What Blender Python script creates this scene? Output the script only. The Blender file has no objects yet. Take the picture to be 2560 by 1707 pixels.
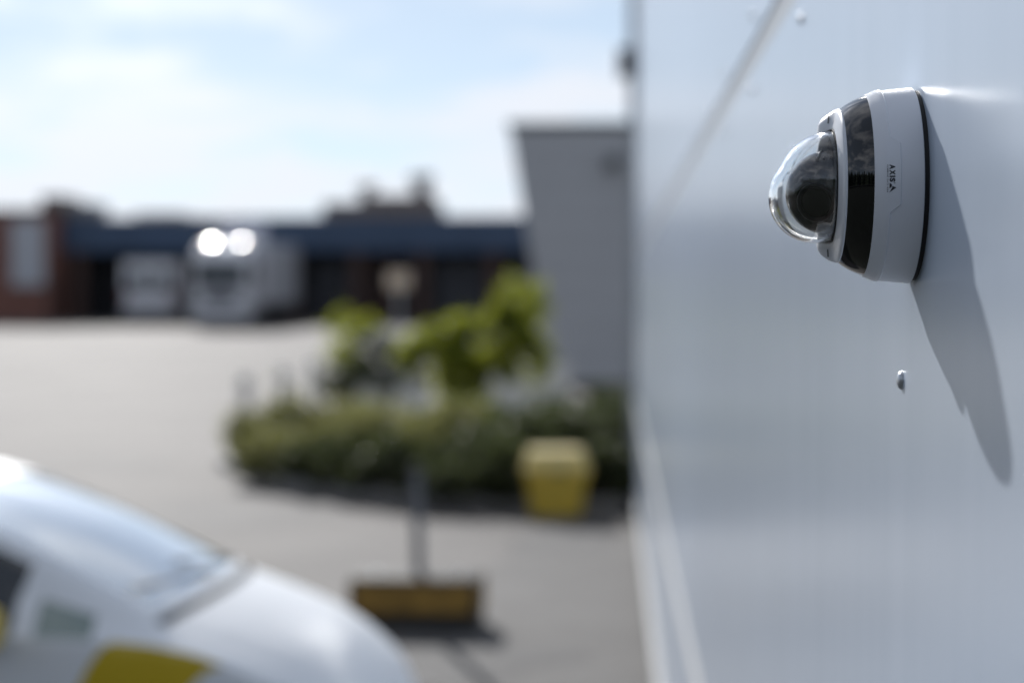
import bpy, bmesh, math, random
from mathutils import Vector, Matrix, noise

R = math.radians
random.seed(7)
sc = bpy.context.scene
C = sc.collection

# ---------------------------------------------------------------- camera
cam_d = bpy.data.cameras.new('camera')
cam = bpy.data.objects.new('camera', cam_d); C.objects.link(cam)
cam.location = (0, 0, 2.35)
cam.rotation_euler = (R(90 - 1.36), 0, R(3.09))
cam_d.sensor_width = 36; cam_d.lens = 65.8
cam_d.clip_start = 0.05; cam_d.clip_end = 5000
cam_d.dof.use_dof = True
cam_d.dof.focus_distance = 1.68
cam_d.dof.aperture_fstop = 2.45
cam_d.dof.aperture_blades = 9
cam_d.dof.aperture_rotation = R(8)
sc.camera = cam

# ---------------------------------------------------------------- light: sun ahead of the lens, left of the wall
SUN = Vector((-1.0, 3.2, 1.6)).normalized()
ELEV = math.asin(SUN.z); AZ = math.atan2(SUN.x, SUN.y)      # azimuth from +Y, positive to +X
w = bpy.data.worlds.new('World'); sc.world = w; w.use_nodes = True
nt = w.node_tree; N = nt.nodes; L = nt.links
for n in list(N): N.remove(n)
out = N.new('ShaderNodeOutputWorld'); bg = N.new('ShaderNodeBackground'); bg.inputs['Strength'].default_value = 0.057
L.new(bg.outputs[0], out.inputs[0])
sky = N.new('ShaderNodeTexSky'); sky.sky_type = 'NISHITA'; sky.sun_disc = False
sky.sun_elevation = ELEV; sky.sun_rotation = AZ; sky.altitude = 50
sky.air_density = 1.0; sky.dust_density = 0.05; sky.ozone_density = 1.2
tc = N.new('ShaderNodeTexCoord'); sep = N.new('ShaderNodeSeparateXYZ'); L.new(tc.outputs['Generated'], sep.inputs[0])
def wm(op, a, b=None):
    m = N.new('ShaderNodeMath'); m.operation = op
    for i, v in enumerate((a, b)):
        if v is None: continue
        if isinstance(v, (int, float)): m.inputs[i].default_value = v
        else: L.new(v, m.inputs[i])
    return m.outputs[0]
up = N.new('ShaderNodeCombineXYZ'); L.new(sep.outputs['X'], up.inputs[0]); L.new(sep.outputs['Y'], up.inputs[1])
L.new(wm('ADD', wm('MULTIPLY', wm('MAXIMUM', sep.outputs['Z'], 0.0), 0.92), 0.10), up.inputs[2])   # no dusty band at the horizon
un = N.new('ShaderNodeVectorMath'); un.operation = 'NORMALIZE'; L.new(up.outputs[0], un.inputs[0]); L.new(un.outputs[0], sky.inputs[0])
zz = wm('ADD', wm('MAXIMUM', sep.outputs['Z'], 0.0), 0.13)
cx = wm('DIVIDE', sep.outputs['X'], zz); cy = wm('DIVIDE', sep.outputs['Y'], zz)
comb = N.new('ShaderNodeCombineXYZ'); L.new(cx, comb.inputs[0]); L.new(cy, comb.inputs[1]); comb.inputs[2].default_value = 26.5
nz = N.new('ShaderNodeTexNoise'); nz.inputs['Scale'].default_value = 2.1; nz.inputs['Detail'].default_value = 5
nz.inputs['Roughness'].default_value = 0.55; nz.inputs['Distortion'].default_value = 0.25
L.new(comb.outputs[0], nz.inputs['Vector'])
rmp = N.new('ShaderNodeValToRGB'); rmp.color_ramp.elements[0].position = 0.47; rmp.color_ramp.elements[1].position = 0.70
rmp.color_ramp.elements[0].color = (.12, .12, .12, 1)
# cloud decks close up towards the horizon
deck = wm('MULTIPLY', wm('MAXIMUM', wm('SUBTRACT', 1.0, wm('MULTIPLY', wm('ABSOLUTE', sep.outputs['Z']), 6.0)), 0.0), 0.25)
L.new(wm('ADD', nz.outputs['Fac'], deck), rmp.inputs[0])
mx = N.new('ShaderNodeMix'); mx.data_type = 'RGBA'
hz = N.new('ShaderNodeHueSaturation'); hz.inputs['Saturation'].default_value = 0.74; hz.inputs['Value'].default_value = 0.97; L.new(sky.outputs[0], hz.inputs['Color'])
L.new(rmp.outputs[0], mx.inputs[0]); L.new(hz.outputs[0], mx.inputs[6])
cl = N.new('ShaderNodeMix'); cl.data_type = 'RGBA'; cl.blend_type = 'ADD'; cl.inputs[0].default_value = 0.12
cl.inputs[6].default_value = (6.9, 7.05, 7.5, 1); L.new(sky.outputs[0], cl.inputs[7]); 
# thin cloud scatters sunlight forward: brighter round the sun
dt = N.new('ShaderNodeVectorMath'); dt.operation = 'DOT_PRODUCT'; L.new(tc.outputs['Generated'], dt.inputs[0]); dt.inputs[1].default_value = SUN
fw = wm('ADD', wm('MULTIPLY', wm('POWER', wm('MAXIMUM', dt.outputs['Value'], 0.0), 70.0), 7.0), 1.0)
cs = N.new('ShaderNodeVectorMath'); cs.operation = 'SCALE'; L.new(cl.outputs[2], cs.inputs[0]); L.new(fw, cs.inputs['Scale'])
L.new(cs.outputs[0], mx.inputs[7])   # cloud lit by the sky around it
L.new(mx.outputs[2], bg.inputs[0])

sd = bpy.data.lights.new('sun', 'SUN'); sd.energy = 2.0; sd.angle = R(0.5); sd.color = (1.0, 0.975, 0.94)
so = bpy.data.objects.new('sun', sd); C.objects.link(so)
so.rotation_euler = SUN.to_track_quat('Z', 'Y').to_euler()
so.location = (0, 0, 30)

sc.view_settings.view_transform = 'Standard'; sc.view_settings.look = 'None'
sc.view_settings.gamma = 1; sc.view_settings.use_curve_mapping = False
sc.view_settings.exposure = 1.0
sc.cycles.use_denoising = True
sc.cycles.max_bounces = 10; sc.cycles.transparent_max_bounces = 16
sc.cycles.sample_clamp_indirect = 12

# ---------------------------------------------------------------- materials
MATS = {}
def mat(name, col, rough=0.5, metal=0.0, var=0.0, vscale=3.0, bump=0.0, bscale=40.0, coat=0.0, spec=0.5,
        trans=0.0, ior=1.5, stretch=None, translucent=None, col2=None):
    m = bpy.data.materials.new(name); m.use_nodes = True
    nt = m.node_tree; b = nt.nodes['Principled BSDF']
    b.inputs['Base Color'].default_value = (*col, 1); b.inputs['Roughness'].default_value = rough
    b.inputs['Metallic'].default_value = metal; b.inputs['Coat Weight'].default_value = coat
    b.inputs['Coat Roughness'].default_value = 0.04
    b.inputs['Specular IOR Level'].default_value = spec; b.inputs['IOR'].default_value = ior
    b.inputs['Transmission Weight'].default_value = trans
    tcn = nt.nodes.new('ShaderNodeTexCoord'); vec = tcn.outputs['Object']
    if stretch:
        mp = nt.nodes.new('ShaderNodeMapping'); mp.inputs['Scale'].default_value = stretch
        nt.links.new(vec, mp.inputs[0]); vec = mp.outputs[0]
    if var or col2:
        n = nt.nodes.new('ShaderNodeTexNoise'); n.inputs['Scale'].default_value = vscale; n.inputs['Detail'].default_value = 6
        n.inputs['Roughness'].default_value = 0.6
        nt.links.new(vec, n.inputs['Vector'])
        r = nt.nodes.new('ShaderNodeValToRGB')
        r.color_ramp.elements[0].position = 0.3; r.color_ramp.elements[1].position = 0.7
        c1 = tuple(max(0, c * (1 - var)) for c in col); c2 = col2 or tuple(min(1, c * (1 + var)) for c in col)
        r.color_ramp.elements[0].color = (*c1, 1); r.color_ramp.elements[1].color = (*c2, 1)
        nt.links.new(n.outputs['Fac'], r.inputs[0]); nt.links.new(r.outputs[0], b.inputs['Base Color'])
    if bump:
        n2 = nt.nodes.new('ShaderNodeTexNoise'); n2.inputs['Scale'].default_value = bscale; n2.inputs['Detail'].default_value = 4
        nt.links.new(vec, n2.inputs['Vector'])
        bp = nt.nodes.new('ShaderNodeBump'); bp.inputs['Strength'].default_value = 1.0; bp.inputs['Distance'].default_value = bump
        nt.links.new(n2.outputs['Fac'], bp.inputs['Height']); nt.links.new(bp.outputs[0], b.inputs['Normal'])
    if translucent:
        t = nt.nodes.new('ShaderNodeBsdfTranslucent'); t.inputs[0].default_value = (*translucent, 1)
        a = nt.nodes.new('ShaderNodeMixShader'); a.inputs[0].default_value = 0.5
        nt.links.new(b.outputs[0], a.inputs[1]); nt.links.new(t.outputs[0], a.inputs[2])
        nt.links.new(a.outputs[0], nt.nodes['Material Output'].inputs[0])
    MATS[name] = m
    return m

def wall_paint():
    m = mat('wall_paint', (0.70, 0.71, 0.72), 0.2, spec=0.5)
    nt = m.node_tree; b = nt.nodes['Principled BSDF']; tcn = nt.nodes.new('ShaderNodeTexCoord')
    def noise_(scale, st, det=3):
        mp = nt.nodes.new('ShaderNodeMapping'); mp.inputs['Scale'].default_value = st
        nt.links.new(tcn.outputs['Object'], mp.inputs[0])
        n = nt.nodes.new('ShaderNodeTexNoise'); n.inputs['Scale'].default_value = scale; n.inputs['Detail'].default_value = det
        nt.links.new(mp.outputs[0], n.inputs['Vector']); return n.outputs['Fac']
    # sheet waviness (mm over half a metre) and a fine paint texture
    b1 = nt.nodes.new('ShaderNodeBump'); b1.inputs['Distance'].default_value = 0.004
    nt.links.new(noise_(1.6, (1, 1, 0.6), 1), b1.inputs['Height'])
    b2 = nt.nodes.new('ShaderNodeBump'); b2.inputs['Distance'].default_value = 0.00006
    nt.links.new(noise_(420, (1, 1, 1), 2), b2.inputs['Height']); nt.links.new(b1.outputs[0], b2.inputs['Normal'])
    nt.links.new(b2.outputs[0], b.inputs['Normal'])
    # faint vertical wash marks and dust
    r = nt.nodes.new('ShaderNodeValToRGB')
    r.color_ramp.elements[0].position = 0.35; r.color_ramp.elements[1].position = 0.65
    r.color_ramp.elements[0].color = (0.575, 0.66, 0.785, 1); r.color_ramp.elements[1].color = (0.60, 0.685, 0.81, 1)
    nt.links.new(noise_(9, (1, 1, 0.12), 5), r.inputs[0]); nt.links.new(r.outputs[0], b.inputs['Base Color'])
    rr = nt.nodes.new('ShaderNodeMapRange'); rr.inputs[3].default_value = 0.215; rr.inputs[4].default_value = 0.25
    nt.links.new(noise_(5, (1, 1, 0.2), 5), rr.inputs[0]); nt.links.new(rr.outputs[0], b.inputs['Roughness'])
    return m

M = MATS
wall_paint()
mat('joint_grey', (0.46, 0.48, 0.5), 0.4, var=.06)
mat('trim_white', (0.78, 0.78, 0.77), 0.35, var=.05)
mat('metal_head', (0.55, 0.57, 0.6), 0.3, metal=0.6, var=.1, vscale=60)
mat('zinc', (0.42, 0.44, 0.46), 0.45, metal=0.4, var=.15)
mat('dark_metal', (0.06, 0.065, 0.07), 0.4, var=.2)
mat('housing_white', (0.75, 0.765, 0.81), 0.33, bump=0.00002, bscale=900)
mat('gasket_black', (0.012, 0.012, 0.013), 0.6)
mat('window_black', (0.002, 0.002, 0.003), 0.015, coat=0.0, spec=0.9)
mat('print_dark', (0.02, 0.022, 0.03), 0.5)
mat('slot_dark', (0.04, 0.045, 0.05), 0.5)
mat('dome_clear', (0.97, 0.98, 0.98), 0.0, trans=1.0, ior=1.56)
mat('module_black', (0.006, 0.005, 0.0045), 0.18)
mat('lens_glass', (0.002, 0.002, 0.003), 0.08)
mat('module_grey', (0.009, 0.0085, 0.0085), 0.45)
mat('post_grey', (0.16, 0.165, 0.18), 0.5, metal=.2, var=.15)
mat('asphalt', (0.092, 0.082, 0.075), 0.79, var=.45, vscale=.28, bump=0.004, bscale=60)
mat('soil', (0.05, 0.042, 0.033), 0.9, var=.3, bump=.02, bscale=12)
mat('kerb_stone', (0.3, 0.29, 0.28), 0.8, var=.15, bump=.002)
mat('concrete', (0.78, 0.76, 0.7), 0.8, var=.12, bump=.002)
mat('bollard_white', (0.8, 0.76, 0.73), 0.6, var=.1)
mat('leaf_dark', (0.075, 0.085, 0.042), 0.5, var=.45, vscale=2, translucent=(0.09, 0.11, 0.035))
mat('leaf_olive', (0.17, 0.17, 0.075), 0.5, var=.45, vscale=1.2, translucent=(0.3, 0.3, 0.1))
mat('leaf_lime', (0.16, 0.19, 0.03), 0.45, var=.35, vscale=2.5, translucent=(0.5, 0.54, 0.06))
mat('leaf_grey', (0.13, 0.145, 0.12), 0.6, var=.25, vscale=3, translucent=(0.12, 0.14, 0.1))
mat('bark', (0.08, 0.06, 0.045), 0.9, var=.3)
mat('bin_yellow', (0.72, 0.5, 0.07), 0.42, var=.12, vscale=4)
mat('lid_yellow', (0.75, 0.58, 0.2), 0.4, var=.1, vscale=4)
mat('foot_yellow', (0.27, 0.155, 0.028), 0.7, var=.45, vscale=5, bump=.003)
mat('rubber', (0.022, 0.022, 0.022), 0.75, var=.2)
mat('car_white', (0.84, 0.85, 0.86), 0.5, coat=0.25).node_tree.nodes['Principled BSDF'].inputs['Coat Roughness'].default_value = 0.3
mat('quarter_glass', (0.26, 0.32, 0.29), 0.05, coat=1.0)
mat('screen_glass', (0.84, 0.88, 0.89), 0.05, metal=0.7, coat=1.0)  # pale metallic base puts the bright sky reflection into the glass colour
mat('car_yellow', (0.6, 0.42, 0.01), 0.4, coat=0.5)
mat('car_glass', (0.015, 0.018, 0.018), 0.03, coat=1.0, spec=1.0)
mat('car_black', (0.012, 0.012, 0.014), 0.4)
mat('lamp_glass', (0.75, 0.78, 0.8), 0.08, metal=0.7, coat=1.0)
mat('red_lamp', (0.3, 0.01, 0.01), 0.15, coat=1.0)
mat('steel', (0.6, 0.6, 0.6), 0.3, metal=1.0)
mat('cladding_grey', (0.5, 0.505, 0.52), 0.55, var=.05, vscale=.6)
mat('fascia_navy', (0.05, 0.085, 0.15), 0.5, var=.12, vscale=.8)
mat('roof_dark', (0.05, 0.052, 0.055), 0.8, var=.2)
mat('brick_red', (0.22, 0.1, 0.075), 0.85, var=.2, vscale=1.5, bump=.005, bscale=8)
mat('brick_brown', (0.085, 0.05, 0.04), 0.85, var=.25, vscale=1.5)
mat('bay_dark', (0.03, 0.03, 0.034), 0.8, var=.2)
mat('door_grey', (0.06, 0.062, 0.075), 0.5, var=.1)
mat('pale_panel', (0.52, 0.53, 0.56), 0.4, var=.08)
mat('unit_brown', (0.21, 0.175, 0.16), 0.7, var=.15)
mat('unit_grey', (0.2, 0.2, 0.21), 0.6, var=.15)
mat('sign_white', (0.75, 0.75, 0.85), 0.4, var=.05)
mat('sign_beige', (0.75, 0.6, 0.45), 0.5, var=.05)
mat('truck_white', (0.74, 0.74, 0.77), 0.16, coat=1.0)
mat('truck_glass', (0.03, 0.045, 0.055), 0.05, spec=0.6)
mat('glint_cap_gloss', (0.02, 0.022, 0.025), 0.14, spec=0.5)  # gloss for the added glint dome on the truck
mat('glint_cap_soft', (0.05, 0.05, 0.05), 0.22, spec=0.4)  # rougher, so the second added glint comes out fainter
mat('dark_ground', (0.03, 0.034, 0.026), 0.9, var=.3, vscale=1.5, bump=.02, bscale=30)  # near-black tone for the added ground sheet out of view
mat('conifer', (0.02, 0.03, 0.015), 0.8, var=.3)

# ---------------------------------------------------------------- helpers
class MB:
    def __init__(s): s.v = []; s.f = []
    def add(s, vs, fs):
        o = len(s.v); s.v += [tuple(p) for p in vs]; s.f += [tuple(i + o for i in f) for f in fs]; return s
    def box(s, x0, x1, y0, y1, z0, z1, mtx=None):
        vs = [Vector(p) for p in ((x0,y0,z0),(x1,y0,z0),(x1,y1,z0),(x0,y1,z0),(x0,y0,z1),(x1,y0,z1),(x1,y1,z1),(x0,y1,z1))]
        if mtx: vs = [mtx @ p for p in vs]
        return s.add(vs, [(0,3,2,1),(4,5,6,7),(0,1,5,4),(1,2,6,5),(2,3,7,6),(3,0,4,7)])
    def tube(s, p, q, r0, r1=None, n=16, caps=True):
        p, q = Vector(p), Vector(q); r1 = r0 if r1 is None else r1
        d = (q - p).normalized(); a = d.orthogonal().normalized(); b = d.cross(a)
        vs = []
        for c, r in ((p, r0), (q, r1)):
            for i in range(n):
                t = 2*math.pi*i/n; vs.append(c + a*r*math.cos(t) + b*r*math.sin(t))
        fs = [(i, (i+1) % n, n+(i+1) % n, n+i) for i in range(n)]
        if caps: fs += [tuple(range(n))[::-1], tuple(range(n, 2*n))]
        return s.add(vs, fs)
    def lathe(s, prof, n=32, at=(0,0,0), axis='Z'):
        at = Vector(at); vs = []; m = len(prof)
        for i in range(n):
            t = 2*math.pi*i/n
            for (r, z) in prof:
                p = Vector((r*math.cos(t), r*math.sin(t), z))
                if axis == 'Y': p = Vector((p.x, p.z, p.y))
                if axis == 'X': p = Vector((p.z, p.x, p.y))
                vs.append(at + p)
        fs = [(i*m+j, ((i+1) % n)*m+j, ((i+1) % n)*m+j+1, i*m+j+1) for i in range(n) for j in range(m-1)]
        return s.add(vs, fs)
    def build(s, name, m, parent=None, bevel=0, smooth=None, segs=2):
        me = bpy.data.meshes.new(name); me.from_pydata(s.v, [], s.f); me.update()
        bm = bmesh.new(); bm.from_mesh(me)
        bmesh.ops.remove_doubles(bm, verts=bm.verts, dist=1e-6)
        if bevel: bmesh.ops.bevel(bm, geom=list(bm.edges), offset=bevel, segments=segs, affect='EDGES', profile=0.6)
        bmesh.ops.recalc_face_normals(bm, faces=bm.faces)
        bm.to_mesh(me); bm.free()
        if smooth is not None:
            for p in me.polygons: p.use_smooth = True
            me.set_sharp_from_angle(angle=R(smooth))
        me.materials.append(M[m])
        o = bpy.data.objects.new(name, me); C.objects.link(o)
        if parent: o.parent = parent
        return o

def empty(name, loc, label, cat, group=None, rz=0):
    o = bpy.data.objects.new(name, None); C.objects.link(o); o.location = loc; o.rotation_euler = (0, 0, rz)
    o.empty_display_size = 0.1
    tag(o, label, cat, group); return o
def tag(o, label, cat, group=None):
    o['label'] = label; o['category'] = cat
    if group: o['group'] = group
def structure(o): o['kind'] = 'structure'; return o
def smooth(a, b, x):
    t = min(1, max(0, (x-a)/(b-a))); return t*t*(3-2*t)
def box(name, m, parent, x0, x1, y0, y1, z0, z1, bevel=0, sm=None):
    return MB().box(x0, x1, y0, y1, z0, z1).build(name, m, parent, bevel, sm)

# ---------------------------------------------------------------- ground: the yard, rising gently towards the warehouse
def gz(y): return 1.15*smooth(28, 84, y)
def ground():
    ys = [-900, -300, -100, -40, -10, 0, 10, 20] + [28+2*i for i in range(29)] + [100, 140, 220, 400, 900, 2500]
    xs = [-2500, -600, -150, -60, -30, -15, -5, 0, 5, 15, 40, 120, 600, 2500]
    vs = [(x, y, gz(y)) for y in ys for x in xs]; n = len(xs)
    fs = [(j*n+i, j*n+i+1, (j+1)*n+i+1, (j+1)*n+i) for j in range(len(ys)-1) for i in range(n-1)]
    return structure(MB().add(vs, fs).build('ground', 'asphalt', smooth=60))
ground()

mat('asphalt_old', (0.085, 0.08, 0.076), 0.8, var=.35, vscale=.9, bump=0.004, bscale=50)
mat('asphalt_patch', (0.06, 0.058, 0.058), 0.8, var=.3, vscale=1.2, bump=0.004, bscale=50)
def blot(m, cx_, cy_, rx, ry, seed, z):
    rnd = random.Random(seed); pts = []
    for k in range(22):
        t = 2*math.pi*k/22; q = 1+rnd.uniform(-.22, .22); pts.append((cx_+rx*q*math.cos(t), cy_+ry*q*math.sin(t), z+gz(cy_+ry*q*math.sin(t))))
    structure(MB().add(pts, [tuple(range(22))]).build('asphalt_patch', m))
blot('asphalt_old', -.3, 14.2, 1.15, 4.6, 1, .004)
blot('asphalt_patch', -1.1, 12.1, .8, .9, 2, .008)
blot('asphalt_patch', -.45, 17.9, .5, .7, 3, .008)
blot('asphalt_old', -4.1, 20.2, 1.3, 1.6, 4, .004)
blot('asphalt_old', -7.6, 25.6, 1.4, 1.0, 5, .004)
structure(MB().add([(-70, -70, .006), (-.15, -70, .006), (-.15, 4.4, .006), (-9, 4.8, .006), (-70, 4.8, .006)], [(0, 1, 2, 3, 4)]).build('dark_ground_sheet', 'dark_ground'))  # added unseen dark sheet: blackens the ring's reflection, cuts bounce on the wall

# ---------------------------------------------------------------- white sheet-metal building; its glossy wall runs along the right
D = 0.2775          # wall face, metres right of the lens
Y0, Y1 = -6.0, 22.4
bld = empty('metal_building', (D, 8, 0), 'long white glossy sheet metal building carrying the dome camera', 'building')
def bl(name, m, x0, x1, y0, y1, z0, z1, bevel=0, par=None):
    o = MB().box(x0-D, x1-D, y0-8, y1-8, z0, z1).build(name, m, par or bld, bevel); return o
bl('wall_core', 'joint_grey', D+0.004, 7.0, Y0+.01, Y1-.01, 0.0, 7.4)
bl('roof', 'roof_dark', D-0.05, 7.1, Y0-.05, Y1+.05, 7.41, 7.6)
SEAM = 2.83
rows = [(0.17, SEAM-.03), (SEAM+.03, 5.2), (5.22, 7.4)]
cuts = [Y0, 9.4, 15.9, Y1]
for (a, b) in rows:
    for k in range(3):
        bl('wall_panel', 'wall_paint', D, D+.0036, cuts[k]+(.003 if k else 0), cuts[k+1]-(.003 if k < 2 else 0), a, b)
# bottom drip flashing and a slim rail
def rail(name, z, dep, h):
    vs = []; prof = [(D-.001, z+h), (D-dep, z+h*.55), (D-dep, z+h*.2), (D-.001, z)]
    m = MB()
    for y in (Y0, Y1):
        vs += [(x-D, y-8, zz_) for x, zz_ in prof]
    m.add(vs, [(0,1,5,4),(1,2,6,5),(2,3,7,6),(3,0,4,7),(0,3,2,1),(4,5,6,7)])
    return m.build(name, 'trim_white', bld)
rail('bottom_flashing', 0.12, 0.035, 0.10)
rail('trim_rail', 1.08, 0.016, 0.06)
bl('corner_post', 'zinc', D-.03, D+.05, Y1+.002, Y1+.06, 0.0, 7.4, .006)
MB().tube((-.05, Y1-8+.16, 0.05), (-.05, Y1-8+.16, 7.3), 0.045, n=20).build('downpipe', 'zinc', bld, smooth=40)
fl = MB().box(-.22, .02, Y1-8+.02, Y1-8+.3, 4.98, 5.32).build('floodlight', 'dark_metal', bld, .02)
MB().box(-.2, -.02, Y1-8-.01, Y1-8+.019, 5.02, 5.28).build('lamp_glass', 'door_grey', fl)
def rivet(y, z, r=.0085):
    o = MB().lathe([(0.0001, -.0052), (r*.45, -.0048), (r*.8, -.0034), (r, -.0012), (r, .0)][::1], 24, (0, y-8, z), 'X').build('rivet', 'metal_head', bld, smooth=50)
    return o
rivet(1.815, 2.27, .0092)
for y in (2.79, 3.74, 4.69, 5.64, 6.6, 7.5, 8.45):
    for dz in (-.07, .075): rivet(y, SEAM+dz)
rivet(1.815-1.6, 2.27)
for y in (4.2, 6.6): rivet(y, 1.45)

# ---------------------------------------------------------------- dome camera on the wall
YC, ZC = 1.75, 2.4525
cm = empty('security_camera', (D, YC, ZC), 'white dome security camera with black ring screwed to the white wall', 'security camera')
def P(a, r, th, dz=0.0):            # a: distance off the wall; th: 0 faces back along the wall, 90 deg = up
    return (-a, -r*math.cos(th), r*math.sin(th)+dz)
def ring(prof_of, name, m, parent=cm, n=160, sm=35, dz_of=None):
    rowsv = []
    for i in range(n):
        th = 2*math.pi*i/n
        rowsv.append([P(a, r, th, dz_of(a) if dz_of else 0) for a, r in prof_of(math.degrees(th))])
    k = len(rowsv[0]); vs = [p for row in rowsv for p in row]
    fs = [(i*k+j, ((i+1) % n)*k+j, ((i+1) % n)*k+j+1, i*k+j+1) for i in range(n) for j in range(k-1)]
    return MB().add(vs, fs).build(name, m, parent, smooth=sm)
ring(lambda t: [(0, .02), (0.0, .0872), (.0050, .0872), (.0050, .02)], 'gasket', 'gasket_black')
def rb(a): return .0902-(a-.0045)*.095       # tapering side of the body
ring(lambda t: [(.0046, .03), (.0046, .0895), (.0052, .0901), (.0062, rb(.0062)), (.012, rb(.012)), (.022, rb(.022)), (.0300, rb(.0300)), (.0385, rb(.0385)-.0004), (.0385, .03)], 'base_housing', 'housing_white')
def edge(t):                                  # back edge of the front cover, with the tab that carries the print
    t = (t+180) % 360-180
    k = min(smooth(-19, -13.5, t), 1-smooth(22, 27.5, t))
    lin = lambda a, b, x: min(1, max(0, (x-a)/(b-a)))
    k = min(lin(-18.5, -14, t), 1-lin(22, 26.5, t))
    return .0332-.0088*k
def cover(t):
    e = edge(t)
    p = [(e, rb(e)-.0006), (e+.0001, rb(e)+.0001), (e+.0008, rb(e)+.00085), (e+.0011, rb(e)+.0010)]
    for q in (.25, .5, .75):
        a = e+.0011+(.0370-e)*q; p.append((a, rb(a)+.0010-.0004*q))
    return p+[(.0385, .0872), (.0408, .0863), (.0432, .0851), (.0455, .0843), (.0473, .0832), (.0473, .0815)]
ring(cover, 'front_cover', 'housing_white', n=480, sm=30)
def blackp(t):
    return [(.0465, .0805), (.0470, .0827), (.0500, .0817), (.0535, .0803), (.057, .0787), (.0605, .0768), (.064, .0747), (.0675, .0721), (.0705, .0692), (.0700, .066)]
ring(blackp, 'infrared_window', 'window_black')
def bubble(t, r0, Rs, a0=.0722, n=34):
    # the clear bubble: a hemisphere on the ring melted into a second, lower ball
    th = R(t); p = [(a0, r0)]; a1 = .0762
    for i in range(n+1):
        ps = math.pi/2*i/n; d = Vector((math.sin(ps), -math.cos(ps)*math.cos(th), math.cos(ps)*math.sin(th))); ds = []
        for c, rr_ in ((Vector((-.0005, 0, 0)), r0), (Vector((.0142, 0, -.0100)), Rs)):
            b = d.dot(c); ds.append(b+math.sqrt(b*b-c.length_squared+rr_*rr_))
        k = .0022; h = max(k-abs(ds[0]-ds[1]), 0)/k
        q = max(ds)+h*h*k*.25
        p.append((a1+q*math.sin(ps), max(2e-5, q*math.cos(ps))))
    return p
def dome_r(t, a):
    p = bubble(t, .0506, .0432)
    for (a0, r0), (a1, r1) in zip(p, p[1:]):
        if a0 <= a <= a1 and a1 > a0: return r0+(r1-r0)*(a-a0)/(a1-a0)
    return .045
def white(t):
    t = (t+180) % 360-180
    k = smooth(84, 112, abs(t))               # far half is a raised hood
    lerp = lambda u, v: tuple(x+(y-x)*k for x, y in zip(u, v))
    ri = dome_r(t, .0855)+.0006
    near = [(.0690, .0704), (.0704, .0709), (.0715, .0702), (.0727, .067), (.0739, .062), (.0752, .0560), (.0757, .0539), (.0755, .0526), (.072, .0523)]
    far = [(.0690, .0706), (.0710, .0712), (.0790, .0694), (.0834, .0664), (.0858, .0628), (.0862, .0608), (.0860, ri*.5+.0304), (.0855, ri+.0003), (.072, .0525)]
    return [lerp(u, v) for u, v in zip(near, far)]
wr = ring(white, 'front_ring', 'housing_white', n=240, sm=40)
for sgn in (1, -1):
    th = R(99*sgn); c0 = Vector(P(.0800, .0560, th)); 
    p0 = Vector(P(.0786, .0585, R(94*sgn))); p1 = Vector(P(.0778, .0655, R(95*sgn)))
    MB().tube(p0, p1, .0005, .0005, 10).build('slot', 'slot_dark', wr, smooth=40)
# clear bubble: ring seat, then a sphere that hangs slightly lower
ring(lambda t: bubble(t, .0506, .0432)+bubble(t, .0474, .0400)[::-1]+[(.0722, .0506)], 'dome', 'dome_clear', n=120, sm=80)
ring(lambda t: [(.0720, .0524), (.0761, .0524), (.0764, .0517), (.0761, .0509), (.0720, .0509)], 'dome_seal', 'gasket_black', wr, sm=60)
ring(lambda t: [(.0718, .0001), (.0718, .0528)], 'inner_floor', 'module_black')
# camera module: a black ball with the lens looking back along the wall and down
mod_c = Vector((-.0795, 0, -.006))
mo = MB().lathe([(.0385*math.sin(math.pi*i/28)+1e-5, -.0385*math.cos(math.pi*i/28)) for i in range(29)], 48, mod_c, 'X').build('camera_module', 'module_black', cm, smooth=60)
ld = Vector((-.38, -.88, -.30)).normalized(); rot = ld.to_track_quat('Z', 'Y').to_matrix()
def lens_part(prof, name, m, par):
    b = MB().lathe(prof, 48); b.v = [tuple(mod_c + rot @ Vector(p)) for p in b.v]; return b.build(name, m, par, smooth=35)
lens_part([(.0175, .028), (.0175, .0372), (.0165, .0380), (.0145, .0380), (.0135, .0355)], 'lens_barrel', 'module_grey', mo)
lens_part([(.0142, .0348), (.0125, .0358), (.009, .0367), (.005, .0373), (.0001, .0375)], 'lens', 'lens_glass', mo)
for k in range(3):
    ph = R(40+k*24)
    MB().tube(mod_c+Vector((-.012+.006*k, -.025, .028)), mod_c+Vector((-.006+.006*k, -.008, .037)), .0016, n=8).build('wire', 'module_grey', mo)
# printed logo on the tab, wrapped round the body: reads downwards
def wrap(pts):     # pts in mm: u along the reading direction (down), v towards the wall
    o = []
    for u, v in pts:
        th = R(8.9)-(u*1.17/1000.0)/.0885; a = .0372-v*1.08/1000.0
        r = rb(a)+.00112 if a < .0385 else .0875
        o.append(P(a, r, th))
    return o
def text_mesh(s, size, squeeze=1.0, bold=0.0):
    cu = bpy.data.curves.new('t', 'FONT'); cu.body = s; cu.size = size; cu.resolution_u = 3; cu.offset = bold
    ob = bpy.data.objects.new('t', cu); C.objects.link(ob)
    dg = bpy.context.evaluated_depsgraph_get(); dg.update()
    me = bpy.data.meshes.new_from_object(ob.evaluated_get(dg))
    v = [(p.co.x*squeeze, p.co.y) for p in me.vertices]; f = [tuple(p.vertices) for p in me.polygons]
    bpy.data.objects.remove(ob); bpy.data.curves.remove(cu); bpy.data.meshes.remove(me)
    return v, f
PR = 'print_dark'
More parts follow.
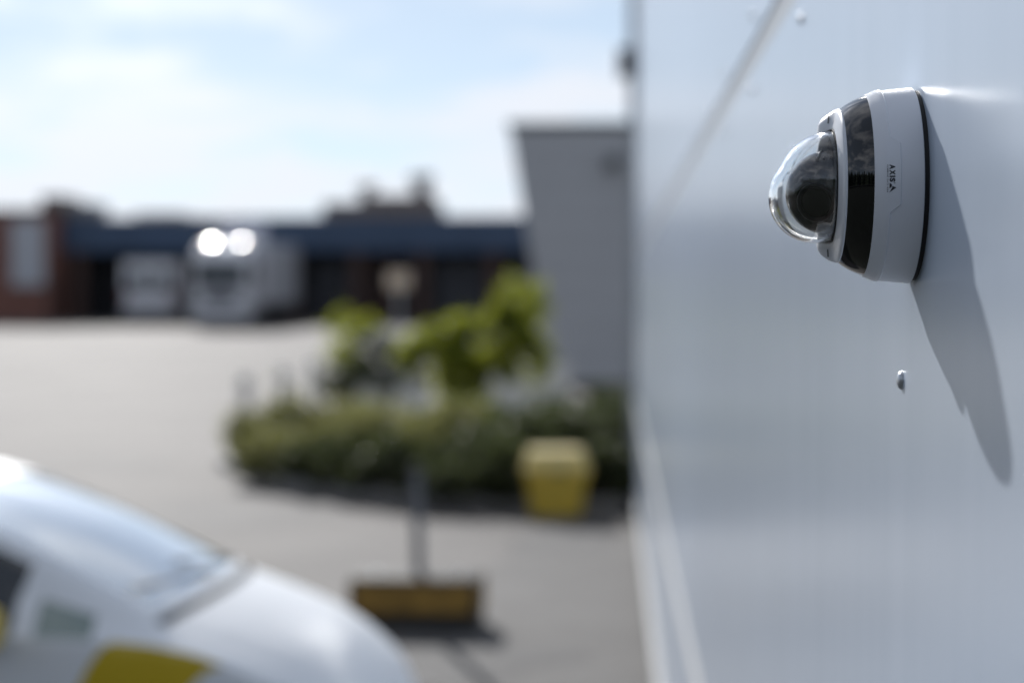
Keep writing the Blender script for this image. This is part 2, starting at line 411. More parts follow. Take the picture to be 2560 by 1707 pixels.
def put_text(s, u0, u1, v0, vh, bold, name, spread=False):
    v, f = text_mesh(s, 10, 1, bold)
    xs = [p[0] for p in v]; ys = [p[1] for p in v]
    x0, x1, y0, y1 = min(xs), max(xs), min(ys), max(ys)
    pts = [(u0+(x-x0)/(x1-x0)*(u1-u0), v0+(y-y0)/(y1-y0)*vh) for x, y in v]
    return MB().add(wrap(pts), f).build(name, PR, cm)
put_text('A', 0.0, 3.6, 1.9, 4.5, .5, 'logo_letter')
put_text('X', 4.1, 7.9, 1.9, 4.5, .5, 'logo_letter')
put_text('I', 8.5, 9.6, 1.9, 4.5, .5, 'logo_letter')
put_text('S', 10.1, 13.2, 1.9, 4.5, .5, 'logo_letter')
put_text('®', 13.4, 14.5, 5.3, 1.1, 0.05, 'logo_letter')
for i, ch in enumerate('COMMUNICATIONS'):
    u = .1+i*1.52; put_text(ch, u, u+(.95 if ch != 'I' else .3), -.15, 1.1, .3, 'small_letter')
MB().add(wrap([(16.15, 4.05), (17.55, 4.05), (18.5, 3.35), (20.7, 1.9), (21.0, 1.9), (17.3, 7.3)]), [(0,1,2,5),(2,3,4,5)]).build('logo_mark', PR, cm)
MB().add(wrap([(13.7, 1.9), (17.9, 1.9), (17.2, 2.95), (16.6, 3.65), (14.9, 3.65)]), [(0,1,2,3,4)]).build('logo_mark', PR, cm)

# ---------------------------------------------------------------- foliage
def leaf_cloud(n, rad, size, seed, clumps=26, hollow=.35):
    rnd = random.Random(seed); m = MB()
    cl = []
    for i in range(clumps):
        while True:
            p = Vector((rnd.uniform(-1, 1), rnd.uniform(-1, 1), rnd.uniform(-1, 1)))
            if hollow < p.length < 1: break
        cl.append((Vector((p.x*rad[0], p.y*rad[1], p.z*rad[2])), rnd.uniform(.16, .34)*max(rad)))
    for i in range(n):
        c, s = rnd.choice(cl)
        p = c+Vector((rnd.gauss(0, .5), rnd.gauss(0, .5), rnd.gauss(0, .45)))*s
        a = Vector((rnd.gauss(0, 1), rnd.gauss(0, 1), rnd.gauss(0, .8))).normalized(); b = a.orthogonal().normalized()
        b = Matrix.Rotation(rnd.uniform(0, 6.28), 3, a) @ b
        l = size*rnd.uniform(.6, 1.4); wd = l*.32; c2 = a.cross(b)
        m.add([p, p+a*l*.5+c2*wd, p+a*l, p+a*l*.5-c2*wd], [(0, 1, 2, 3)])
    return m
def shrub(name, x, y, rad, zc, n, size, m, seed, label, cat='shrub', group=None, stems=3, clumps=26, z0=None):
    g = gz(y) if z0 is None else z0
    e = empty(name, (x, y, g), label, cat, group)
    lc = leaf_cloud(n, rad, size, seed, clumps); lc.v = [(p[0], p[1], max(.02, p[2]+zc)) for p in lc.v]
    lc.build('crown', m, e)
    rnd = random.Random(seed+99)
    for k in range(stems):
        t = rnd.uniform(0, 6.28); q = Vector((math.cos(t)*rad[0]*.45, math.sin(t)*rad[1]*.45, zc+rad[2]*.3))
        MB().tube((q.x*.12, q.y*.12, -.05), q*.55, .022, .016, 8).tube(q*.55, q, .016, .006, 8).build('stem', 'bark', e, smooth=60)
    return e
# planting bed with kerb
edge_pts = [(-5.6, 27.4), (-5.35, 25.5), (-4.7, 23.9), (-3.9, 22.6), (-2.9, 21.6), (-1.9, 20.95), (-0.9, 20.65), (0.1, 20.55), (0.2, 22.6), (0.9, 23.2), (0.9, 31.5), (-1.5, 33.0), (-3.8, 33.2), (-5.2, 31.0)]
def bed():
    n = len(edge_pts); vs = [(x, y, gz(y)+.1) for x, y in edge_pts]+[(-2.4, 27.5, .38)]
    structure(MB().add(vs, [(i, (i+1) % n, n) for i in range(n)]).build('planting_bed', 'soil'))
    k = bpy.data.objects.new('kerb', None); C.objects.link(k); k['kind'] = 'structure'
    for i in range(n):
        (x0, y0), (x1, y1) = edge_pts[i], edge_pts[(i+1) % n]
        ln = math.hypot(x1-x0, y1-y0); a = math.atan2(y1-y0, x1-x0); ns = max(1, round(ln/1.0))
        for j in range(ns):
            f0, f1 = j/ns, (j+1)/ns
            mx_ = Matrix.Translation((x0+(x1-x0)*f0, y0+(y1-y0)*f0, gz(y0)-.02)) @ Matrix.Rotation(a, 4, 'Z')
            MB().box(.006, ln/ns-.006, -.07, .07, 0, .15, mx_).build('kerb_stone', 'kerb_stone', k, .008)
bed()
low = [
 (-4.75, 26.0, .62, .30, .36, 'leaf_olive', 'low olive shrub at the far left tip of the planting bed'),
 (-3.95, 24.9, .8, .42, .5, 'leaf_olive', 'second olive shrub from the left tip of the planting bed'),
 (-3.05, 23.5, .72, .33, .38, 'leaf_olive', 'low olive shrub along the kerb left of the grey post'),
 (-2.2, 22.9, .75, .44, .52, 'leaf_olive', 'low olive shrub along the kerb behind the short grey post'),
 (-1.35, 22.2, .72, .4, .44, 'leaf_dark', 'low dark evergreen shrub just left of the yellow grit bin'),
 (-0.45, 21.9, .7, .45, .5, 'leaf_dark', 'dark evergreen shrub right behind the yellow grit bin'),
 (-0.05, 23.2, .6, .55, .6, 'leaf_dark', 'dark evergreen shrub at the corner of the white building'),
 (-4.2, 23.45, .65, .26, .24, 'leaf_olive', 'small olive shrub at the kerb in the second place from the left tip'),
 (-3.3, 22.3, .65, .27, .25, 'leaf_dark', 'small dark shrub at the kerb straight left of the short grey post'),
 (-2.5, 21.5, .65, .29, .26, 'leaf_dark', 'small dark shrub at the kerb just left of the short grey post'),
 (-1.75, 21.05, .65, .31, .28, 'leaf_dark', 'small dark shrub at the kerb just right of the short grey post'),
 (-1.1, 20.95, .6, .33, .3, 'leaf_dark', 'small dark shrub at the kerb touching the left side of the grit bin'),
 (-0.12, 20.95, .5, .36, .36, 'leaf_dark', 'small dark shrub at the kerb between grit bin and white wall'),
 (-3.3, 26.4, .9, .32, .38, 'leaf_olive', 'broad olive shrub in the middle of the bed behind the kerb shrubs'),
 (-2.1, 25.4, .9, .3, .36, 'leaf_dark', 'broad dark evergreen shrub under the tall lime green bush'),
 (-0.9, 24.8, .85, .36, .44, 'leaf_dark', 'dark evergreen shrub behind and left of the grit bin'),
 (0.1, 26.0, .65, .4, .6, 'leaf_grey', 'grey green shrub by the wall end above the grit bin'),
]
for i, (x, y, rx, rz, zc, m, lb) in enumerate(low):
    shrub('low_shrub', x, y, (rx, rx*.95, rz), zc, 2600, .085, m, 100+i, lb, 'shrub', 'low shrubs in the planting bed', z0=gz(y)+.1)
# lime-green bushes
e = empty('lime_bush', (-2.2, 28.0, gz(28.0)+.15), 'tall lime green leafy bush rising from the middle of the bed', 'bush')
parts = [((-.6, 0, 1.45), (.45, .4, .45), 2100), ((.0, 0, 1.2), (.6, .45, .62), 3300), ((.35, .1, 1.5), (.6, .4, .65), 3000), ((.78, .1, 1.85), (.42, .34, .6), 1700), ((.1, -.1, .4), (.4, .4, .42), 1500), ((1.0, .1, 1.35), (.3, .3, .35), 700)]
mb = MB()
for i, (c, rad, n) in enumerate(parts):
    lc = leaf_cloud(n, rad, .095, 300+i, 14); mb.add([(p[0]+c[0], p[1]+c[1], max(.03, p[2]+c[2])) for p in lc.v], lc.f)
mb.build('crown', 'leaf_lime', e)
for q in ((-.5, 0, 1.3), (.0, .05, 1.4), (.4, .1, 1.6), (.7, .1, 2.0)):
    q = Vector(q); MB().tube((0, 0, -.1), q*.5, .03, .022, 8).tube(q*.5, q, .022, .008, 8).build('stem', 'bark', e, smooth=60)
shrub('lime_bush', -2.0, 25.9, (.6, .5, .34), .55, 2200, .09, 'leaf_lime', 46, 'low lime green bush in front of the tall lime bush', 'bush', stems=4, clumps=20)
shrub('lime_bush', -4.85, 34.2, (.5, .5, .55), 1.5, 1500, .1, 'leaf_lime', 41, 'small lime green bush left of the beige sign on its post', 'bush', stems=4, clumps=14)
shrub('grey_bush', -4.1, 33.4, (.62, .55, .5), 1.15, 1700, .09, 'leaf_grey', 42, 'greyish green bush below the beige sign on its post', 'bush', stems=4)
shrub('dark_bush', -4.75, 33.0, (.45, .5, .35), .85, 1100, .09, 'leaf_dark', 43, 'dark green bush under the small lime green bush', 'bush', stems=3)
shrub('dark_bush', -2.9, 33.6, (.7, .6, .6), 1.15, 1500, .09, 'leaf_olive', 44, 'olive bush between the beige sign and the tall lime bush', 'bush', stems=3)

# ---------------------------------------------------------------- bollards, concrete blocks, sign on post
for i, (x, y, lb) in enumerate([(-6.7, 33.8, 'nearest pale bollard beside the yard, leftmost of the row'), (-6.45, 36.4, 'second pale bollard of the row beside the yard'), (-6.4, 39.8, 'third pale bollard of the row beside the yard'), (-6.35, 43.5, 'farthest pale bollard of the row, beside the bushes')]):
    b = empty('bollard', (x, y, gz(y)), lb, 'bollard', 'pale bollards left of the planting bed')
    MB().lathe([(.001, .92), (.05, .915), (.085, .89), (.1, .84), (.1, .0)], 24).build('shaft', 'bollard_white', b, smooth=50)
    MB().lathe([(.1, .7), (.103, .705), (.103, .77), (.1, .775)], 24).build('band', 'dark_metal', b, smooth=50)
    MB().lathe([(.14, 0), (.14, .03), (.1, .04)], 24).build('base', 'dark_metal', b, smooth=50)
def jersey(x0, x1, y, h, label):
    o = empty('concrete_block', ((x0+x1)/2, y, gz(y)), label, 'concrete block', 'pale concrete blocks before the grey building')
    w2 = (x1-x0)/2; prof = [(-.3, 0), (-.3, .12), (-.14, .3), (-.1, h), (.1, h), (.14, .3), (.3, .12), (.3, 0)]
    vs = [(-w2, a, b) for a, b in prof]+[(w2, a, b) for a, b in prof]; n = len(prof)
    MB().add(vs, [(i, (i+1) % n, n+(i+1) % n, n+i) for i in range(n)]+[tuple(range(n))[::-1], tuple(range(n, 2*n))]).build('body', 'concrete', o, .015)
    for s in (-1, 1): MB().tube((s*w2*.55, 0, h), (s*w2*.55, 0, h+.05), .03, n=10).build('lifting_eye', 'steel', o)
jersey(-5.1, -3.6, 36.6, .92, 'pale concrete block seen left of the tall lime bush')
jersey(-2.4, -.85, 36.4, .92, 'pale concrete block right of the tall lime bush below the grey building')
sg = empty('sign_post', (-4.55, 39.6, gz(39.6)), 'small beige sign on a grey post among the bushes', 'sign')
MB().tube((0, 0, 0), (0, 0, 2.4), .04, n=16).build('post', 'zinc', sg, smooth=40)
box('sign_plate', 'sign_beige', sg, -.24, .24, -.09, -.06, 2.4, 2.75, .01)
box('sign_frame', 'zinc', sg, -.25, .25, -.058, -.04, 2.38, 2.77, .005)

# ---------------------------------------------------------------- yellow grit bin
gb = empty('grit_bin', (-.62, 20.25, 0), 'yellow plastic grit bin with a pale sloping lid beside the shrubs', 'bin')
gb.scale = (.92, .92, .92); gb.rotation_euler = (0, 0, R(7))
def taper(z0, z1, wx0, wy0, wx1, wy1, n=8, rc=.09):
    def loop(z, wx, wy):
        pts = []
        for (sx, sy, a0) in ((1, 1, 0), (-1, 1, 90), (-1, -1, 180), (1, -1, 270)):
            for i in range(n):
                t = R(a0+90*i/(n-1)); pts.append((sx*(wx-rc)+rc*math.cos(t), sy*(wy-rc)+rc*math.sin(t), z))
        return pts
    a, b = loop(z0, wx0, wy0), loop(z1, wx1, wy1); k = len(a)
    return MB().add(a+b, [(i, (i+1) % k, k+(i+1) % k, k+i) for i in range(k)]+[tuple(range(k))[::-1], tuple(range(k, 2*k))])
taper(.0, .50, .29, .22, .36, .29).build('body', 'bin_yellow', gb, smooth=40)
taper(.48, .54, .385, .31, .385, .31).build('rim', 'bin_yellow', gb, smooth=40)
lid = taper(.545, .74, .39, .32, .31, .2); lid.v = [(x, y, z+(.06*(y+.3) if z > .7 else 0)) for x, y, z in lid.v]
lid.build('lid', 'lid_yellow', gb, smooth=40)
box('handle', 'dark_metal', gb, -.09, .09, -.35, -.312, .505, .535, .006)

# ---------------------------------------------------------------- short post standing in a worn yellow foot
pf = empty('post_stand', (-1.4, 13.35, 0), 'short grey post in a worn yellow block foot on the asphalt', 'post stand', rz=R(-2))
box('foot', 'rubber', pf, -.46, .46, -.22, .22, 0.0, .36, .025, 40)
for (xa, xb, ya, yb) in ((-.425, .425, -.232, -.2205), (-.425, .425, .2205, .232), (-.472, -.4605, -.19, .19), (.4605, .472, -.19, .19)):
    box('yellow_band', 'foot_yellow', pf, xa, xb, ya, yb, .12, .33, .004)
MB().tube((.01, .02, .3), (-.015, .02, 1.12), .038, n=20).build('post', 'post_grey', pf, smooth=40)
MB().lathe([(.001, 1.16), (.03, 1.15), (.042, 1.12), (.042, 1.09)], 20, (-.015, .02, 0)).build('cap', 'rubber', pf, smooth=40)
for s in (-1, 1): MB().tube((s*.3, 0, .355), (s*.3, 0, .375), .03, n=12).build('bolt', 'steel', pf)

# ---------------------------------------------------------------- white car with yellow markings
# s runs back from the nose; car points along +x
ST = [ # s, z centre, z edge, w edge, z belt, w belt, w sill, z sill, forward bulge
 (0.00, .62, .60, .30, .56, .42, .40, .22, .0),
 (0.04, .74, .71, .42, .64, .56, .52, .20, .0),
 (0.12, .88, .84, .52, .74, .70, .66, .20, .0),
 (0.28, 1.00, .955, .62, .90, .80, .78, .20, .0),
 (0.48, 1.105, 1.055, .69, 1.02, .85, .84, .20, .0),
 (0.68, 1.185, 1.135, .72, 1.10, .875, .86, .22, .0),
 (0.86, 1.25, 1.20, .725, 1.135, .885, .87, .22, .0),
 (0.92, 1.280, 1.235, .722, 1.14, .888, .87, .22, .0),
 (1.10, 1.375, 1.32, .705, 1.15, .892, .87, .22, .0),
 (1.40, 1.515, 1.46, .675, 1.155, .895, .87, .22, .0),
 (1.70, 1.64, 1.58, .645, 1.16, .90, .87, .22, .0),
 (1.90, 1.70, 1.635, .63, 1.165, .90, .87, .22, .0),
 (2.30, 1.75, 1.68, .62, 1.17, .90, .87, .22, .0),
 (3.20, 1.765, 1.695, .615, 1.18, .90, .87, .22, .0),
 (4.00, 1.73, 1.66, .60, 1.18, .885, .86, .22, .0),
 (4.28, 1.66, 1.60, .58, 1.16, .86, .84, .24, .0),
 (4.36, 1.45, 1.40, .60, 1.10, .84, .82, .26, .0),
 (4.42, 1.0, .98, .66, .92, .82, .80, .28, .0),
 (4.44, .62, .60, .66, .56, .80, .78, .30, .0)]
def st(s):
    for i in range(len(ST)-1):
        if ST[i][0] <= s <= ST[i+1][0]: break
    a = ST[max(0, i-1)]; b = ST[i]; c = ST[i+1]; d = ST[min(len(ST)-1, i+2)]
    t = (s-b[0])/(c[0]-b[0]); o = []
    for k in range(1, 9):
        h = c[0]-b[0]
        m0 = (c[k]-a[k])/(c[0]-a[0]) if c[0] > a[0] else 0; m1 = (d[k]-b[k])/(d[0]-b[0]) if d[0] > b[0] else 0
        o.append((2*t**3-3*t*t+1)*b[k]+(t**3-2*t*t+t)*h*m0+(-2*t**3+3*t*t)*c[k]+(t**3-t*t)*h*m1)
    return o
NX = -0.76; CYC = 7.22
def sect(s):
    zc, ze, we, zb, wb, ws, zs, _ = st(s)
    mid = ((we*.42+wb*.58), ze*.45+zb*.55)
    return [(0, zc), (we*.4, zc-(zc-ze)*.16), (we*.78, zc-(zc-ze)*.58), (we, ze), (we+(wb-we)*.38+.012, ze+(zb-ze)*.42+.006), (we+(wb-we)*.78+.012, ze+(zb-ze)*.82), (wb, zb), (wb+.012, zb-(zb-zs)*.28), (wb+.008, zb-(zb-zs)*.55), (ws, zb-(zb-zs)*.85), (ws-.03, zs)]
VMAX = 10
def surf(s, v, side=1, off=0.0):
    pts = sect(s); av = abs(v); i = min(int(av), VMAX-1); t = av-i
    a = pts[max(0, i-1)] if i > 0 else (-pts[1][0], pts[1][1]); b = pts[i]; c = pts[i+1]; d = pts[min(VMAX, i+2)]
    q = [0.5*((2*b[k])+(-a[k]+c[k])*t+(2*a[k]-5*b[k]+4*c[k]-d[k])*t*t+(-a[k]+3*b[k]-3*c[k]+d[k])*t**3) for k in (0, 1)]
    y, z = max(0, q[0]), q[1]
    # windscreen base and nose are bowed forward in plan
    bow = (.16*(1-smooth(1.3, 2.2, s)))*(1-min(1, (y/.8)**2)) if s > .5 else .16*(1-min(1, (y/.8)**2))*smooth(0, .5, s)
    return Vector((NX-s+bow, CYC-side*(y+off), z))
car = empty('parked_car', (NX-2.2, CYC, 0), 'white car with yellow side markings parked at the lower left', 'car')
def rel(p): return (p[0]-car.location[0], p[1]-car.location[1], p[2]-car.location[2])
SS = sorted(set([0, .02, .04, .08]+[round(.12+.04*i, 3) for i in range(108)]+[4.42, 4.44]))
def vrange(v0, v1, step=.25):
    n = max(1, round((v1-v0)/step)); return [v0+(v1-v0)*i/n for i in range(n+1)]
def patch(name, m, ss, vs, sides, off=0.0, parent=car, quad_test=None, xoff=0.0):
    b = MB()
    for sd_ in sides:
        rows_ = [[rel(surf(s, v, sd_, off)+Vector((0, 0, xoff))) for v in vs] for s in ss]; k = len(vs)
        fs = []
        for i in range(len(ss)-1):
            for j in range(k-1):
                if quad_test and not quad_test((ss[i]+ss[i+1])/2, (vs[j]+vs[j+1])/2): continue
                fs.append((i*k+j, i*k+j+1, (i+1)*k+j+1, (i+1)*k+j))
        b.add([p for r_ in rows_ for p in r_], fs)
    o = b.build(name, m, parent, smooth=50)
    me = o.data; bm = bmesh.new(); bm.from_mesh(me)
    loose = [v for v in bm.verts if not v.link_faces]; bmesh.ops.delete(bm, geom=loose, context='VERTS'); bm.to_mesh(me); bm.free()
    return o
WS0, WS1 = .90, 1.74
def in_screen(s, v): return WS0 < s < WS1 and v < 2.75
def side_win(s, v):
    if not (3.28 < v < 5.7): return 0
    if 1.02 < s < 1.25 and v > 4.0: return 1
    if 1.31 < s < 2.62: return 2
    if 2.72 < s < 3.6: return 3
    return 0
def rear_win(s, v): return 4.29 < s < 4.38 and v < 2.6
def wheel_hole(s, v, x0):
    p = surf(s, v, 1); return math.hypot((NX-x0)-p.x, p.z-.32) < .36
W1, W2 = .86, 3.55
VV = vrange(0, 10, .125)
def is_body(s, v):
    if in_screen(s, v) or side_win(s, v) or rear_win(s, v): return False
    if .845 < s < .90 and v < 3.0: return False                     # cowl gap
    if v > 6.5 and (wheel_hole(s, v, W1) or wheel_hole(s, v, W2)): return False
    return True
body = patch('body', 'car_white', SS, VV, (1, -1), quad_test=is_body)
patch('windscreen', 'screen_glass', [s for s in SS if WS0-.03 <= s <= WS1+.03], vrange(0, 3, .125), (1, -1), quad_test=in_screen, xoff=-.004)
patch('cowl', 'car_black', [.84, .88, .90, .92], vrange(0, 3.1, .125), (1, -1), xoff=-.022)
for sd_ in (1, -1):
    for k in (1, 2, 3):
        patch('side_window', 'quarter_glass' if k == 1 else 'car_glass', SS, vrange(3, 6, .125), (sd_,), off=-.004, quad_test=lambda s, v: side_win(s, v) == k)
patch('rear_window', 'car_glass', [4.26, 4.28, 4.32, 4.36, 4.40], vrange(0, 2.75, .125), (1, -1), quad_test=rear_win)
for (s0, v0, sd0, s1, v1, sd1) in ((.93, .3, 1, 1.02, 2.4, 1), (.93, 1.2, -1, 1.04, .8, 1)):
    a_ = surf(s0, v0, sd0)+Vector((0, 0, .012)); b_ = surf(s1, v1, sd1)+Vector((0, 0, .014))
    MB().tube(rel(a_), rel(b_), .009, .006, 8).build('wiper', 'car_black', car, smooth=60)
box('underbody', 'car_black', car, -2.1, 1.95, -.8, .8, .2, .5)
# yellow markings on the flanks: slanted fields
def slant(name, s0, s1, v0, v1, lean, sd_, slope=0.0):
    b = MB(); ns, nv = 12, 10; vs = []
    for i in range(ns+1):
        for j in range(nv+1):
            v = v0+(v1-v0)*j/nv+slope*(1-i/ns)*(1-j/nv); s = s0+(s1-s0)*i/ns+lean*(j/nv)
            vs.append(rel(surf(s, v, sd_, .003)))
    b.add(vs, [(i*(nv+1)+j, i*(nv+1)+j+1, (i+1)*(nv+1)+j+1, (i+1)*(nv+1)+j) for i in range(ns) for j in range(nv)])
    return b.build(name, 'car_yellow', car, smooth=60)
for sd_ in (1, -1):
    slant('yellow_marking', .58, .87, 5.1, 8.1, .42, sd_, .75)
    slant('yellow_marking', 1.55, 2.0, 6.4, 8.4, .25, sd_)
    slant('yellow_marking', 2.5, 3.0, 6.4, 8.4, .25, sd_)
    # headlamp, mirror, door handles, wheels, tail lamp
    patch('headlight', 'lamp_glass', [.10, .14, .18, .22, .28, .34, .40], vrange(4.6, 6.9, .25), (sd_,), off=.006)
    patch('tail_light', 'red_lamp', [4.20, 4.26, 4.30, 4.34], vrange(5.6, 7.6, .25), (sd_,), off=.006)
    mc = surf(1.37, 5.8, sd_); mr = MB().lathe([(.001, -.11), (.07, -.1), (.1, -.05), (.105, .02), (.09, .06), (.02, .075), (.001, .076)], 20, (0, 0, 0), 'X')
    mr.v = [rel((mc.x+p[0]*.8, mc.y-sd_*(.13+p[1]*-1.1), mc.z+.05+p[2]*.8)) for p in mr.v]
    mi = mr.build('mirror', 'car_yellow', car, smooth=50)
    MB().tube(rel((mc.x, mc.y+sd_*.02, mc.z-.02)), rel((mc.x, mc.y-sd_*.09, mc.z)), .03, .025, 10).build('mirror_arm', 'car_black', mi)
    for s in (2.45, 3.3):
        p = surf(s, 6.9, sd_, .012); box('door_handle', 'car_black', car, rel(p)[0]-.09, rel(p)[0]+.09, rel(p)[1]-.015, rel(p)[1]+.015, p.z-.015, p.z+.015, .006)
    for s in (W1, W2):
        x = NX-s-car.location[0]; y = -sd_*.78
        t = MB().lathe([(.19, -.09), (.30, -.1), (.325, -.07), (.325, .07), (.30, .1), (.19, .09)], 40, (x, y, .325), 'Y').build('wheel', 'rubber', car, smooth=40)
        MB().lathe([(.001, 0), (.06, .0), (.1, -.02), (.17, 0), (.2, .01)], 32, (x, y-sd_*.08, .325), 'Y').build('rim', 'steel', t, smooth=40)
for s in (1.48, 2.67):
    for sd_ in (1, -1): patch('door_gap', 'car_black', [s-.003, s+.003], vrange(6.05, 9.2, .25), (sd_,), off=.0015)
g = patch('grille', 'car_black', [.005, .03, .06], vrange(6.2, 8.5, .5), (1, -1), off=.004)

# ---------------------------------------------------------------- grey building whose end wall leans out towards the top
G = empty('grey_building', (2, 46, gz(46)), 'grey clad building with an outward leaning end wall and flat roof', 'building')
zb = 0; zt = 6.2
def gx(z): return -3.55-(z/zt)*.98          # x (local) of the leaning end
nb = 9
for i in range(nb):                          # cladding boards in horizontal courses
    a, b = zt*i/nb+.01, zt*(i+1)/nb-.01
    xs = (-.02, 6, 12)
    for k in range(2):
        x0a, x0b = (gx(a), gx(b)) if k == 0 else (1.21, 1.21)
        x1 = 1.19 if k == 0 else 9
        vs = [(x0a, 0, a), (x1, 0, a), (x1, 0, b), (x0b, 0, b), (x0a, .06, a), (x1, .06, a), (x1, .06, b), (x0b, .06, b)]
        MB().add(vs, [(0,3,2,1)[::-1],(4,5,6,7)[::-1],(0,1,5,4),(1,2,6,5),(2,3,7,6),(3,0,4,7)]).build('cladding_panel', 'cladding_grey', G)
vs = [(gx(0)+.03, .061, 0), (9, .061, 0), (9, .061, zt), (gx(zt)+.03, .061, zt), (gx(0)+.03, 14, 0), (9, 14, 0), (9, 14, zt), (gx(zt)+.03, 14, zt)]
MB().add(vs, [(0,1,2,3),(4,7,6,5),(0,4,5,1),(1,5,6,2),(2,6,7,3),(3,7,4,0)]).build('wall_core', 'cladding_grey', G)
box('roof_edge', 'dark_metal', G, gx(zt)-.05, 9.1, -.08, 14.1, zt+.005, zt+.16, .02)
ca = box('wall_lamp', 'dark_metal', G, -2.15, -1.8, -.35, -.01, 5.2, 5.5, .04)
MB().tube((-1.97, -.2, 5.2), (-1.97, -.2, 5.12), .09, n=16).build('lamp_glass', 'pale_panel', ca)

# ---------------------------------------------------------------- long low warehouse with navy fascia
WG = gz(90)
WH = empty('warehouse', (-13, 86, WG), 'long low warehouse with a navy fascia above dark loading bays', 'building')
x0, x1 = -25.64+13, 6.0+13
FZ0, FZ1 = 3.3, 4.9
box('wall', 'bay_dark', WH, x0, x1, 2.5, 22, 0, FZ1-.1)
box('roof', 'roof_dark', WH, x0-.1, x1+.1, .3, 22.1, FZ1-.09, FZ1+.02)
n = 10
for i in range(n):
    a, b = x0+(x1-x0)*i/n+.015, x0+(x1-x0)*(i+1)/n-.015
    box('fascia_panel', 'fascia_navy', WH, a, b, 0, .3, FZ0, FZ1-.02-(.0 if i not in (1,) else 0), .02)
box('canopy_soffit', 'roof_dark', WH, x0, x1, .3, 2.5, FZ0+.02, FZ0+.12)
for x in (-12.2, -6.3, -2.1, .9, 3.9, 7.2, 10.9, 15): box('column', 'brick_brown', WH, x, x+.55, .05, .6, 0, FZ0, .01)
for (x, w_) in ((-10.5, 3.2), (-6.0, 3.4), (-1.2, 1.8), (4.7, 2.2), (8.3, 2.4)):
    d = box('loading_door', 'door_grey', WH, x, x+w_, 2.40, 2.49, 0, 2.9)
    for k in range(6): box('door_slat', 'door_grey', d, x+.03, x+w_-.03, 2.37, 2.40, .05+k*.47, .48+k*.47)
box('brick_pier', 'brick_brown', WH, 1.6, 3.2, 2.2, 2.48, 0, FZ0)
sgn = box('sign_panel', 'sign_white', WH, -5.2, -3.1, -.08, -.005, 3.85, 4.75, .01)
box('roof_hatch', 'roof_dark', WH, -9.6, -7.4, 1.5, 4, FZ1+.021, FZ1+.25, .02)
ru = box('rooftop_unit', 'unit_brown', WH, -.9, 4.6, 3.0, 7, FZ1+.021, FZ1+.8, .03)
box('unit_step', 'unit_brown', ru, 1.0, 4.4, 3.4, 6.6, FZ1+.801, FZ1+1.15, .03)
MB().lathe([(.33, 5.7), (.33, 6.35), (.5, 6.4), (.5, 6.6), (.05, 6.75)], 20, (1.1, 4.2, 0)).build('roof_vent', 'unit_grey', ru, smooth=40)
MB().lathe([(.42, 6.0), (.42, 6.75), (.6, 6.8), (.6, 7.05), (.05, 7.2)], 20, (3.75, 4.2, 0)).build('roof_vent', 'unit_grey', ru, smooth=40)
# brick building at the left edge of the yard
BB = empty('brick_building', (-31, 85, gz(88)), 'red brick building with a tall pale window at the left edge', 'building')
box('wall', 'brick_red', BB, -12, 5.3, 0, 15.8, 0, 5.1)
box('roof', 'roof_dark', BB, -12.1, 5.34, -.1, 15.9, 5.11, 5.25)
for x in (3.3, -1.5, -7):
    wn = box('window', 'pale_panel', BB, x, x+1.55, -.06, -.005, 1.7, 4.75)
    for q in range(3): box('pane', 'pale_panel', wn, x+.08, x+1.47, -.09, -.065, 1.8+q*.98, 2.7+q*.98)
box('rooftop_unit', 'unit_brown', BB, 4.2, 5.3, 1.5, 4.5, 5.26, 5.95, .04)
box('rooftop_unit', 'unit_grey', WH, -12.6, -11.35, .6, 3.4, FZ1+.021, FZ1+.7, .04)
box('door', 'brick_brown', BB, 5.0, 5.25, -.05, -.004, 0, 2.2)

# ---------------------------------------------------------------- white lorry and van before the warehouse
TR = empty('truck', (-16.2, 76.5, gz(78)), 'white box truck facing the camera before the navy fascia', 'truck', rz=R(-4))
def rbox(name, m, par, x0, x1, y0, y1, z0, z1, bev, sm=40, segs=4): return MB().box(x0, x1, y0, y1, z0, z1).build(name, m, par, bev, sm, segs)
cab = rbox('cab', 'truck_white', TR, -1.25, 1.25, -.0, 2.0, .55, 3.0, .18)
defl = MB().add([(-1.2, .15, 3.0), (1.2, .15, 3.0), (1.2, 1.95, 3.0), (-1.2, 1.95, 3.0), (-1.15, .55, 3.32), (1.15, .55, 3.32), (1.15, 1.95, 3.6), (-1.15, 1.95, 3.6)], [(0,3,2,1),(4,5,6,7),(0,1,5,4),(1,2,6,5),(2,3,7,6),(3,0,4,7)]).build('roof_deflector', 'truck_white', TR, .1, 50, 4)
rbox('windscreen', 'truck_glass', cab, -1.08, 1.08, -.03, .1, 1.75, 2.6, .05)
rbox('grille', 'door_grey', cab, -.7, .7, -.025, .05, .95, 1.5, .02)
rbox('bumper', 'truck_white', TR, -1.26, 1.26, -.12, .4, .3, .8, .06)
for s in (-1, 1):
    rbox('headlight', 'lamp_glass', cab, s*1.0-.2, s*1.0+.2, -.15, -.02, .82, 1.02, .03)
    rbox('mirror', 'car_black', cab, s*1.42-.1, s*1.42+.1, .15, .3, 1.9, 2.55, .03)
    for y in (.9, 4.6, 7.2): MB().lathe([(.2, -.14), (.46, -.15), (.5, -.1), (.5, .1), (.46, .15), (.2, .14)], 28, (s*1.05, y, .5), 'X').build('wheel', 'rubber', TR, smooth=40)
nrm = Vector((-.149, -.272, .947)).normalized()  # added domes on the cab roof, tilted to throw sun glints at the lens
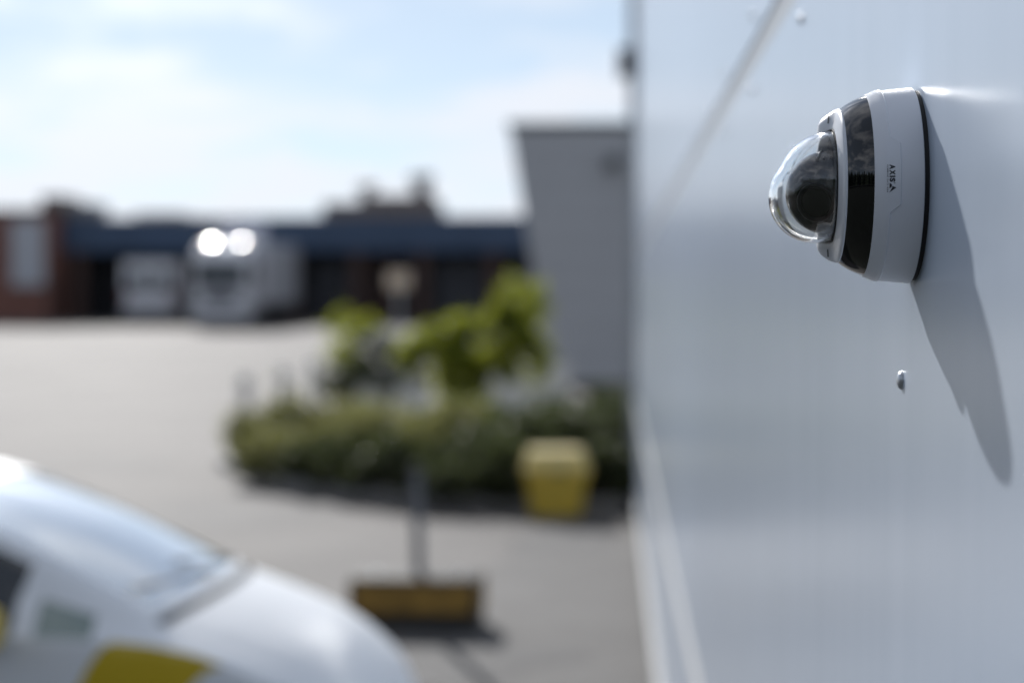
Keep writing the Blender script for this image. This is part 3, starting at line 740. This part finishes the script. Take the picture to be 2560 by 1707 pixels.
for x, y, rm, kk in ((-.68, .95, 'glint_cap_gloss', 1.35), (.68, 1.0, 'glint_cap_soft', 2.1)):
    q = nrm.to_track_quat('Z', 'Y').to_matrix(); hb = MB().lathe([(.36, -.12)]+[(r_, (.1296-r_*r_)/6.8*kk) for r_ in (.36, .33, .3, .26, .22, .18, .14, .1, .05, .001)], 40)
    hb.v = [tuple(Vector((x, y, 3.5))+q @ Vector(p)) for p in hb.v]; hb.build('glint_cap', rm, defl, smooth=30)
rbox('box_body', 'truck_white', TR, -1.27, 1.27, 2.15, 8.6, .95, 3.6, .05)
box('chassis', 'car_black', TR, -.5, .5, 0.3, 8.4, .45, .94)
VN = empty('delivery_van', (-20.6, 82.2, gz(84)), 'white van parked with its rear doors facing the yard', 'van', rz=R(4))
vb = rbox('body', 'truck_white', VN, -1.15, 1.15, 0, 5.2, .35, 2.75, .14)
for s in (-1, 1):
    d = rbox('rear_door', 'truck_white', VN, s*.53-.5, s*.53+.5, -.02, .1, .5, 2.6, .02)
    rbox('window', 'truck_glass', d, s*.53-.36, s*.53+.36, -.035, .0, 1.55, 2.3, .03)
    rbox('tail_light', 'red_lamp', vb, s*1.08-.05, s*1.08+.05, -.03, .1, .9, 1.5, .02)
    for y in (1.1, 4.2): MB().lathe([(.15, -.1), (.3, -.11), (.34, -.08), (.34, .08), (.3, .11), (.15, .1)], 28, (s*.98, y, .34), 'X').build('wheel', 'rubber', VN, smooth=40)
rbox('bumper', 'door_grey', VN, -1.1, 1.1, -.12, .2, .32, .5, .03)

# ---------------------------------------------------------------- wood behind the photographer: seen only in the camera's glossy ring
def wood():
    rnd = random.Random(5); b = MB()
    for i in range(150):
        az = R(-78-112*((i+rnd.random())/150)); d = 44+rnd.uniform(0, 14)
        x, y = d*math.sin(az), d*math.cos(az)
        h = rnd.uniform(10.5, 15.5)*(1.15 if rnd.random() > .85 else 1); r = h*rnd.uniform(.17, .25)
        b.tube((x, y, 0), (x, y, h*.3), .16, .1, 6)
        for k in range(5):
            f = k/5; z0 = h*(.12+.88*f); z1 = min(h, z0+h*.3); rr = r*(1-f*.9)*rnd.uniform(.85, 1.1)
            b.tube((x, y, z0), (x, y, z1), rr, .02, 9, True)
    o = b.build('wood', 'conifer'); o['kind'] = 'stuff'; o['label'] = 'dark conifer wood mirrored in the black ring'; o['category'] = 'wood'
wood()
